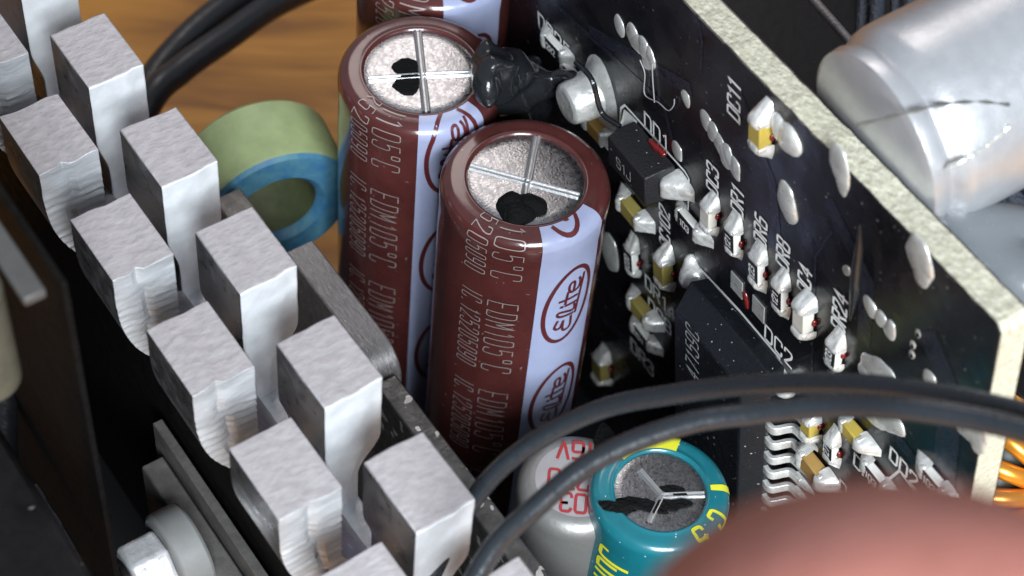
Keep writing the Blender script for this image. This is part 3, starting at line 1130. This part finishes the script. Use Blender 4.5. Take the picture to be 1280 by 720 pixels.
for k in range(-1, 6):
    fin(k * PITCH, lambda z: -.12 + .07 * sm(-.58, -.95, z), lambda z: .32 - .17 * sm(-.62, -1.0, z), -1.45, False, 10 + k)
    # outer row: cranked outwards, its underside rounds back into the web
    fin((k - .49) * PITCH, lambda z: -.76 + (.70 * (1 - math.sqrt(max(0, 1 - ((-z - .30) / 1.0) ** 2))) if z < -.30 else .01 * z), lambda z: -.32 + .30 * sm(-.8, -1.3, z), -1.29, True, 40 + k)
v, f = boxgeo(-1.6 * PITCH, 6.0 * PITCH, -.045 + YC, .15 + YC, -4.9, -1.28)
bev(obj('web', v, f, 'cast_aluminium', hs), .02)
# webbing between the slots: the plate keeps standing behind each fin of the inner row
# (its sawn ends show as bright strips)

# added black sheet standing in for the deep shade along the web
v, f = boxgeo(-2 * PITCH, 6.2 * PITCH, -.40 + YC, -.36 + YC, -4.9, -1.45)
sheet = obj('shade_sheet', v, f, 'black_sheet', None)
sheet.matrix_world = HM
tag(sheet, 'added black sheet in place of deep shade under the finned heatsink', 'sheet')

# ================================================================== second heatsink plate
def on_vplane(px, py, y):
    """pixel -> heatsink coordinates on the upright plane at offset y"""
    r = ray(px, py)
    q = P0 + HN * y
    w = CAM + r * ((q - CAM).dot(HN) / r.dot(HN))
    return HM.inverted() @ w


Y2 = 0.85
e = [on_vplane(*q, Y2) for q in ((365, 325), (449, 437), (470, 460), (545, 560), (640, 705))]
u0, zt = e[0].x - .1, (e[0].z + e[1].z) / 2
u1 = e[2].x
outl = [(u0, -4.9), (u1, -4.9)] + [(u1 - .26 + .26 * math.cos(math.radians(a)), zt - .26 + .26 * math.sin(math.radians(a))) for a in range(0, 91, 15)] + [(u0, zt)]
n = len(outl)
v = [(a, Y2, b) for a, b in outl] + [(a, Y2 + .24, b) for a, b in outl]
f = [tuple(range(n)), tuple(range(2 * n - 1, n - 1, -1))] + [(k, n + k, n + (k + 1) % n, (k + 1) % n) for k in range(n)]
pl = obj('heatsink_plate', v, f, 'plate_aluminium', None, ang=30)
bm = bmesh.new()
bm.from_mesh(pl.data)
bmesh.ops.recalc_face_normals(bm, faces=bm.faces)
bm.to_mesh(pl.data)
bm.free()
bev(pl, .018)
pl.matrix_world = HM
tag(pl, 'dull grey metal heatsink plate with rounded corner between fins and brown capacitors', 'heatsink')

lp = box('lower_heatsink_plate', u1 + .02, 7.0, Y2 - .02, Y2 + .16, -4.9, (e[3].z + e[4].z) / 2 - .06, 'worn_metal')
lp.matrix_world = HM
tag(lp, 'dark scratched metal plate running on below the rounded grey heatsink plate', 'heatsink')

# ================================================================== toroid ring, green outside and blue face
rc = at_depth(333, 228, 16.6)
RU = Vector((math.cos(math.radians(-66)), math.sin(math.radians(-66)), 0))
RZ = Vector((0, 0, 1))
RX = RZ.cross(RU)
ringm = Matrix(((RX.x, RZ.x, RU.x, rc.x), (RX.y, RZ.y, RU.y, rc.y), (RX.z, RZ.z, RU.z, rc.z), (0, 0, 0, 1)))
ring = empty('toroid_core', ringm)
tag(ring, 'green and blue painted ring core standing between heatsink and brown capacitor', 'ring core')
ro, ri, hw = .66, .335, .31
lathe('green_shell', [(ri, -hw), (ri + .03, -hw - .03), (ro - .04, -hw - .03), (ro, -hw + .02), (ro, hw - .05), (ro - .02, hw - .02)], 'ring_green', ring, 72)
lathe('blue_face', [(ro - .02, hw - .02), (ro - .05, hw + .015), (ri + .06, hw + .02), (ri + .01, hw - .02), (ri, hw - .05)], 'ring_blue', ring, 72)
lathe('inner_wall', [(ri, hw - .05), (ri, -hw)], 'ring_inner', ring, 72)
cb = at_depth(300, 275, 15.6)
lug = box('bracket', -.2, .2, -.12, .12, -1.2, .12, 'dull_metal')
lug.matrix_world = Matrix.Translation(cb) @ Matrix.Rotation(hy, 4, 'Z')
tag(lug, 'small dull metal bracket in front of the painted ring', 'bracket')

# ================================================================== wires
for i, (a, lb) in enumerate((([(120, 260, 18.0), (172, 140, 18.2), (200, 85, 18.5), (262, 22, 18.9), (330, -22, 19.4), (400, -60, 20)], 'thin black wire arching over the wooden table, upper of two beside the fins'),
                             ([(120, 290, 17.8), (182, 135, 18.0), (225, 88, 18.3), (285, 45, 18.7), (345, 4, 19.2), (420, -30, 20)], 'thin black wire arching over the wooden table, lower of two beside the fins'))):
    o = tube('black_wire', [at_depth(*q) for q in a], .135, 'wire_black', None, 16)
    tag(o, lb, 'wire', 'wires on the table side')
o = tube('dark_wire', [at_depth(*q) for q in ((520, 760, 12.6), (575, 650, 12.4), (640, 572, 12.2), (744, 514, 12.0), (853, 491, 11.7), (943, 481, 11.4), (1040, 479, 11.1), (1130, 486, 10.8), (1220, 502, 10.5), (1330, 528, 10.1))], .062, 'wire_grey', None, 18)
tag(o, 'dark grey insulated wire crossing in front of the chip, upper of the pair', 'wire', 'wires crossing in front')
o = tube('dark_wire', [at_depth(*q) for q in ((560, 790, 11.4), (612, 692, 11.3), (665, 638, 11.2), (744, 575, 11.1), (853, 531, 11.0), (943, 517, 10.9), (1040, 508, 10.7), (1130, 511, 10.4), (1220, 524, 10.2), (1330, 550, 9.9))], .064, 'wire_grey', None, 18)
tag(o, 'dark grey insulated wire crossing just above the teal capacitor, lower of the pair', 'wire', 'wires crossing in front')

# ================================================================== teal capacitor
HT = 3.55
pt = at_z(826, 612, MB + HT)
RT = 0.50
teal = empty('electrolytic_capacitor', Matrix.Translation((pt.x, pt.y, MB)) @ Matrix.Rotation(FACE, 4, 'Z'))
tag(teal, 'teal capacitor with yellow print and three-way scored silver top', 'capacitor')
tprof = cap_profile(RT, .325, .085, HT)
lathe('sleeve', tprof, 'teal', teal, 80, ang=80)
bpy.context.view_layer.update()
disc = disc_mesh('vent_disc', .325, HT - .024, teal)
tl = lambda px, py: teal.matrix_world.inverted() @ at_z(px, py, MB + HT)
mid = tl(828, 618)
for q in ((800, 586), (881, 616), (811, 652)):
    w = tl(*q)
    groove('score', disc, (mid.x, mid.y), (w.x, w.y), HT - .023, teal, .022)
for (px, py, rx, ry, sd, rt_) in ((803, 629, .155, .055, 3, -.25), (842, 629, .12, .05, 4, .1), (842, 611, .11, .035, 5, -.1)):
    w = tl(px, py)
    irregular('hole', w.x, w.y, rx, ry * 1.05, HT - .020, .012, 'burnt', teal, sd, rough=.3, rot=rt_ + math.radians(95))
w = tl(773, 633)
irregular('hole', w.x, w.y, .12, .06, HT + .001, .006, 'burnt', teal, 8, rough=.35, rot=math.radians(95))
gt, LT = surf(tprof, .005)
D = math.radians


def tpatch(lines, wd, m, nm):
    v, f = ribbons([[(s, ph * RT) for s, ph in pl] for pl in lines], wd, lambda q: gt(q[0], q[1] / RT), .03)
    return obj(nm, v, f, m, teal, ang=None)


patch('yellow_bar', gt, .035, .19, D(-196), D(-128), 6, 24, 'yellow_print', teal, tprof)
tpatch([[(.07, D(100)), (.24, D(100))]], .06, 'yellow_print', 'yellow_dash')
a, w = text_lines('C', .14, 1.0, .2)
tpatch([[(.07 + y, D(72) - x / RT) for x, y in pl] for pl in a], .028, 'yellow_print', 'lettering')
a, w = text_lines('5', .14, 1.0, .2)
tpatch([[(.07 + y, D(47) - x / RT) for x, y in pl] for pl in a], .028, 'yellow_print', 'lettering')
a, w = text_lines('Jun', .24, .8, .2)
tpatch([[(.42 + x, D(-48) + y / RT) for x, y in pl] for pl in a], .035, 'yellow_print', 'lettering')

# ================================================================== grey polymer capacitor with red print
HG = 3.35
pg = at_z(722, 600, MB + HG)
RG = 0.43
gcap = empty('polymer_capacitor', Matrix.Translation((pg.x, pg.y, MB)) @ Matrix.Rotation(FACE, 4, 'Z'))
tag(gcap, 'bare grey metal capacitor with red printed top beside the teal one', 'capacitor')
gprof = [(RG - .13, HG)] + [(RG - .13 + .13 * math.sin(D(a)), HG - .13 + .13 * math.cos(D(a))) for a in range(12, 91, 13)] + [(RG, HG - .3), (RG, .6), (RG - .05, .5), (RG - .05, .42), (RG, .34), (RG, .05), (RG - .05, 0)]
lathe('can', gprof, 'grey_can', gcap, 72, ang=60)
lathe('top', [(0.0001, HG + .004), (RG - .22, HG + .004), (RG - .125, HG + .001)], 'grey_top', gcap, 64)
bpy.context.view_layer.update()
for txt, px, py in (('16V', 745, 556), ('270', 737, 592), ('C03', 752, 622)):
    w = gcap.matrix_world.inverted() @ at_z(px, py, MB + HG)
    a, wid = text_lines(txt, .15, .85, .2)
    # the print faces the far side: rotated half a turn from the viewer
    v, f = ribbons(a, .022, lambda q: (w.x + q[1], w.y - q[0], HG + .008))
    obj('lettering', v, f, 'red_print', gcap, smooth=False)
w = gcap.matrix_world.inverted() @ at_z(757, 552, MB + HG)
irregular('hole', w.x, w.y, .13, .10, HG + .003, .008, 'burnt', gcap, 21, rough=.2)

# ================================================================== big silver can behind the board
cl_ = bl(1062, 178)
ca = BM @ Vector((cl_.x - .10, -.01, -.24))
AX = (NB + Vector((0, 0, .06))).normalized()
q = AX.to_track_quat('Z', 'Y').to_matrix().to_4x4()
can = empty('silver_can', Matrix.Translation(ca) @ q)
tag(can, 'large bare silver metal can lying behind the upright circuit board', 'capacitor')
RC = .66
prof = [(0.0001, 0.0), (RC - .10, 0.0), (RC - .045, .03), (RC - .035, .10), (RC - .05, .14), (RC - .065, .17), (RC - .05, .20), (RC - .005, .25), (RC + .01, .32), (RC + .012, .45)]
prof += [(RC + .01, .6 + .2 * k) for k in range(3)] + [(RC + .01, 1.14)] + [(RC - .05 + .06 * math.cos(D(a)), 1.14 + .06 * math.sin(D(a))) for a in range(15, 91, 15)] + [(.3, 1.19), (.0001, 1.18)]
lathe('can_body', prof, 'can_silver', can, 96, ang=50)

# torn strip of tape along its lower side
def can_skin(ph, z, off):
    return Vector(((RC + .012 + off) * math.cos(ph), (RC + .012 + off) * math.sin(ph), z))


bpy.context.view_layer.update()
ci = can.matrix_world.inverted()


def can_angle(px, py):
    """angle and length on the can where the pixel's ray meets it"""
    o, d = ci @ CAM, (ci.to_3x3() @ ray(px, py))
    A, B, Cq = d.x ** 2 + d.y ** 2, 2 * (o.x * d.x + o.y * d.y), o.x ** 2 + o.y ** 2 - (RC + .012) ** 2
    disc_ = B * B - 4 * A * Cq
    if disc_ < 0:
        return None
    t_ = (-B - math.sqrt(disc_)) / (2 * A)
    p_ = o + d * t_
    return math.atan2(p_.y, p_.x), p_.z


edge = [can_angle(*q) for q in ((1072, 156), (1125, 143), (1175, 131), (1220, 127), (1262, 131))]
low = [can_angle(*q) for q in ((1184, 212), (1205, 200), (1225, 188), (1248, 170), (1264, 156))]
if all(edge):
    v, f = tubegeo([can_skin(p_.x, p_.y, -.006) for p_ in catmull([Vector((a, b, 0)) for a, b in edge], 10)], lambda t_: .010 + .004 * math.sin(40 * t_), 8)
    obj('seam', v, f, 'dull_metal', can)
if all(low):
    cl = catmull([Vector((a, b, 0)) for a, b in low], 12)
    v, f = tubegeo([can_skin(p_.x + .02 * noise.noise(Vector((i * .5, 1, 0))), p_.y + .02 * noise.noise(Vector((i * .7, 5, 0))), -.004) for i, p_ in enumerate(cl)],
                   lambda t_: .012 + .020 * abs(noise.noise(Vector((t_ * 22, 2, 0)))), 8)
    obj('torn_edge', v, f, 'flat_solder', can)

# ================================================================== glue
def world_balls(lst):
    return [(at_depth(a, b, d), r) + ((sc,) if sc else ()) for a, b, d, r, sc in lst]


g = blob('silicone_glue', world_balls([(608, 70, 14.85, .10, (1, 1, 1.3)), (610, 90, 14.75, .12, (1, 1, 1.6)), (610, 110, 14.70, .11, (1, 1, 1.4)), (620, 82, 14.9, .13, (1.2, 1, 1.4)), (626, 100, 14.85, .14, (1.2, 1, 1.6)),
                                (638, 92, 15.1, .15, (1.2, 1.2, 1.4)), (652, 104, 15.3, .17, (1.3, 1.2, 1.2)), (638, 120, 15.2, .15, (1.2, 1, 1.4)), (668, 108, 15.45, .15, (1.3, 1, 1)), (620, 122, 14.9, .09, None), (603, 56, 14.95, .07, None),
                                (664, 84, 15.6, .10, None), (684, 100, 15.4, .10, None), (700, 97, 15.25, .08, None), (716, 93, 15.1, .07, None), (660, 135, 15.7, .2, None), (650, 150, 15.95, .2, None), (650, 85, 15.5, .10, None)]), 'glue_dark', None, .022, 22, .08)
tag(g, 'glossy dark grey glue blob joining the middle brown capacitor to the board', 'glue')
g = blob('silicone_glue', world_balls([(590, 2, 16.6, .14, None), (610, 5, 16.8, .14, None), (570, -6, 16.6, .12, None), (625, -4, 16.9, .16, None)]), 'glue_dark', None, .03, 5, .05)
tag(g, 'small dark glue smear on the rearmost brown capacitor', 'glue')
g = blob('silicone_glue', world_balls([(1085, 180, 12.5, .12, None), (1120, 205, 12.4, .15, None), (1145, 235, 12.35, .18, None), (1165, 265, 12.3, .22, None), (1195, 290, 12.25, .25, None), (1225, 300, 12.3, .26, None), (1260, 300, 12.4, .26, None),
                                (1300, 310, 12.5, .3, None), (1250, 340, 12.1, .2, None), (1280, 350, 12.1, .22, None), (1320, 350, 12.2, .3, None), (1220, 330, 12.1, .16, None), (1175, 240, 12.5, .16, None)]), 'glue_grey', None, .035, 40, .05)
tag(g, 'smooth grey glue smeared along the back of the upright board', 'glue')
g = blob('silicone_glue', world_balls([(820, 15, 13.8, .10, (1, 1, 1)), (790, -10, 13.9, .12, None)]), 'glue_dark', board if False else None, .03, 3)
bpy.data.objects.remove(g)

# ================================================================== dark clutter behind the board
bx_ = box('black_module', -1.2, 1.2, -.5, .5, -4, 0, 'black_plastic')
bx_.matrix_world = Matrix.Translation(at_depth(1010, 20, 15.2)) @ Matrix.Rotation(hy, 4, 'Z')
tag(bx_, 'black plastic module behind the upright board beside the silver can', 'module')
o = tube('metal_strip', [at_depth(1008, -10, 14.6), at_depth(1062, 52, 14.2), at_depth(1100, 100, 14.0)], .035, 'plate_aluminium', None, 8)
tag(o, 'thin grey metal edge strip slanting behind the upright board', 'strip')
for i, (x0, x1, d, lb) in enumerate(((1082, 1078, 15.2, 'dark ridged cable above the silver can, leftmost of four'), (1100, 1096, 15.1, 'dark ridged cable above the silver can, second of four'),
                                     (1122, 1119, 15.2, 'dark ridged cable above the silver can, third of four'), (1140, 1137, 15.1, 'dark ridged cable above the silver can, rightmost of four'))):
    o = tube('ridged_cable', [at_depth(x0, -60, d + .3), at_depth(x1, 20, d), at_depth(x1 - 6, 120, d - .4)], .055 if i % 2 else .045, 'braid', None, 12)
    tag(o, lb, 'cable', 'ridged cables above the can')
for i, (pts, r, lb) in enumerate((
        ([(1210, 180, 14.6), (1262, 250, 14.2), (1310, 320, 13.9)], .10, 'black cable beneath the silver can, upper of the pair at the frame edge'),
        ([(1235, 165, 14.7), (1285, 240, 14.3), (1330, 300, 14)], .12, 'black cable beneath the silver can, lower of the pair at the frame edge'))):
    o = tube('black_cable', [at_depth(*q) for q in pts], r, 'braid' if i == 0 else 'wire_black', None, 14)
    tag(o, lb, 'cable', 'cables beneath the can')
bx_ = box('black_housing', -3, 3, -2.5, 2.5, -3, 0, 'black_plastic')
bx_.matrix_world = Matrix.Translation(at_depth(1290, 60, 16.5)) @ Matrix.Rotation(hy, 4, 'Z')
tag(bx_, 'black plastic housing behind the silver can', 'housing')

# ================================================================== copper coil beyond the board's end
cc = at_depth(1345, 620, 14.6)
coil = empty('copper_coil', Matrix.Translation(cc) @ (RM @ Matrix(((1, 0, 0), (0, -1, 0), (0, 0, -1)))).to_4x4())
tag(coil, 'toroid coil wound with shiny orange copper wire beside the board end', 'coil')
RR, rr = .62, .25
v, f = tubegeo([Vector((RR * math.cos(2 * math.pi * k / 48), RR * math.sin(2 * math.pi * k / 48), 0)) for k in range(48)], rr * .8, 14, True)
obj('core', v, f, 'core_dark', coil)
turns = 20
tmesh = None
for k in range(turns):
    a0 = 2 * math.pi * k / turns
    pts = []
    for i in range(20):
        b_ = 2 * math.pi * i / 20
        aa = (i / 20 - .5) * .10
        rad = RR + (rr + .02) * math.cos(b_)
        pts.append(Vector((rad * math.cos(aa), rad * math.sin(aa), (rr + .02) * math.sin(b_))))
    if tmesh is None:
        v, f = tubegeo(pts, .072, 10, True)
        o = obj('turn', v, f, 'copper', coil)
        tmesh = o.data
    else:
        o = link(bpy.data.objects.new('turn', tmesh), coil)
    o.rotation_euler = (0, 0, a0)

# ================================================================== dark parts on the left
bpy.context.view_layer.update()
tb_ = on_vplane(58, 362, -1.70)
tf = empty('transformer', HM @ Matrix.Translation(tb_))
tag(tf, 'black taped transformer with pale bobbin flange at the shaded side', 'transformer')
box('taped_body', -.6, 1.2, -1.6, -.30, -3.0, -1.6, 'black_plastic', tf, .05)
v, f = tubegeo([Vector((-.30, -.33, -.95)), Vector((-.30, -.33, -.09))], .19, 24)
bev(obj('bobbin', v, f, 'shaded_ivory_plastic', tf), .03)
box('bobbin_flange', -1.6, 0, -.13, 0, -.07, 0, 'shaded_flange_plastic', tf, .015)
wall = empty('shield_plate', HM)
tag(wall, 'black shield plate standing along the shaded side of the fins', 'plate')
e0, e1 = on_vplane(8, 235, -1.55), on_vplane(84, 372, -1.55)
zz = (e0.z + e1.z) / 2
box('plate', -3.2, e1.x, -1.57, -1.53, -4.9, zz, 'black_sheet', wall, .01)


# power transistor bolted to the web, seen at the lower left
bo = on_vplane(207, 697, -1.05)
tr = empty('bolted_transistor', HM @ Matrix.Translation(bo))
tag(tr, 'bolted power transistor with hex nut and white bushing below the fins', 'transistor')
v, f = [], []
hexr = .24
v = [(hexr * math.cos(D(60 * k + 12)), y, hexr * math.sin(D(60 * k + 12))) for y in (-.30, 0) for k in range(6)]
f = [tuple(range(6)), tuple(range(11, 5, -1))] + [(k, 6 + k, 6 + (k + 1) % 6, (k + 1) % 6) for k in range(6)]
hx_ = obj('hex_nut', v, f, 'bolt_steel', tr)
bm = bmesh.new()
bm.from_mesh(hx_.data)
bmesh.ops.recalc_face_normals(bm, faces=bm.faces)
bm.to_mesh(hx_.data)
bm.free()
bev(hx_, .035, 3)
v, f = tubegeo([Vector((0, -.36, 0)), Vector((0, .02, 0))], .14, 20)
bev(obj('bolt', v, f, 'black_plastic', tr), .02)
v, f = tubegeo([Vector((0, .0, 0)), Vector((0, .24, 0))], .33, 32)
bev(obj('bushing', v, f, 'grey_plastic', tr), .03)
ta = on_vplane(188, 585, -.78) - bo
box('package', ta.x - .05, ta.x + 2.6, .22, .40, -2.6, ta.z, 'dull_metal', tr, .015)
tb = on_vplane(192, 528, -.62) - bo
box('clip_plate', tb.x, tb.x + 3.2, .42, .50, -2.6, tb.z, 'dull_metal', tr, .008)

rs = blob('potted_component', world_balls([(70, 640, 14.6, .26, None), (95, 660, 14.5, .26, None), (105, 680, 14.4, .2, None), (60, 600, 14.8, .18, None), (85, 620, 14.7, .2, None), (70, 690, 14.5, .25, None)]), 'glue_dark', None, .03, 4, .06)
tag(rs, 'shiny black resin coated component in the dark lower corner', 'component')
o = tube('orange_wire', [at_depth(-14, 560, 13.6), at_depth(-6, 598, 13.5), at_depth(-8, 640, 13.4)], .05, 'copper', None, 12)
tag(o, 'orange copper wire end just showing at the picture edge', 'wire')
o = tube('black_cable', [at_depth(-20, 380, 13.8), at_depth(2, 470, 13.7), at_depth(4, 560, 13.6), at_depth(14, 640, 13.5), at_depth(20, 760, 13.4)], .10, 'wire_black', None, 14)
tag(o, 'black cable hanging in the dark at the picture edge beside the transformer', 'cable')

# ================================================================== fingertip
fd = 5.4
tip = at_depth(1072, 662, fd)
base = at_depth(1150, 1250, 4.9)
ax = (base - tip).normalized()
side = (RM @ Vector((1, 0, 0)))
side = (side - ax * side.dot(ax)).normalized()
nrm = ax.cross(side).normalized()
Lf = (base - tip).length
v, f = [], []
seg, nr = 40, 40
for i in range(nr + 1):
    t_ = i / nr
    if t_ < .35:
        a = (1 - t_ / .35) * math.pi / 2
        s_, r_ = .52 * (1 - math.sin(a)) - .10, math.cos(a) ** .86
    else:
        k_ = (t_ - .35) / .65
        s_, r_ = .42 + (Lf - .3) * k_, 1 + .06 * k_ + .05 * math.sin(k_ * 6)
    for j in range(seg):
        th = 2 * math.pi * j / seg
        rx, ry = .69 * r_, .58 * r_
        v.append(tip + ax * s_ + side * (rx * math.cos(th)) + nrm * (ry * math.sin(th)))
for i in range(nr):
    for j in range(seg):
        q_ = (j + 1) % seg
        f.append((i * seg + j, i * seg + q_, (i + 1) * seg + q_, (i + 1) * seg + j))
f.append(tuple(range(nr * seg, nr * seg + seg)))
fg = obj('finger', v, f, 'skin', None, ang=None)
bm = bmesh.new()
bm.from_mesh(fg.data)
bmesh.ops.remove_doubles(bm, verts=bm.verts, dist=1e-4)
bmesh.ops.recalc_face_normals(bm, faces=bm.faces)
bm.to_mesh(fg.data)
bm.free()
tag(fg, 'blurred pink fingertip pushed in front of the circuit board', 'finger')
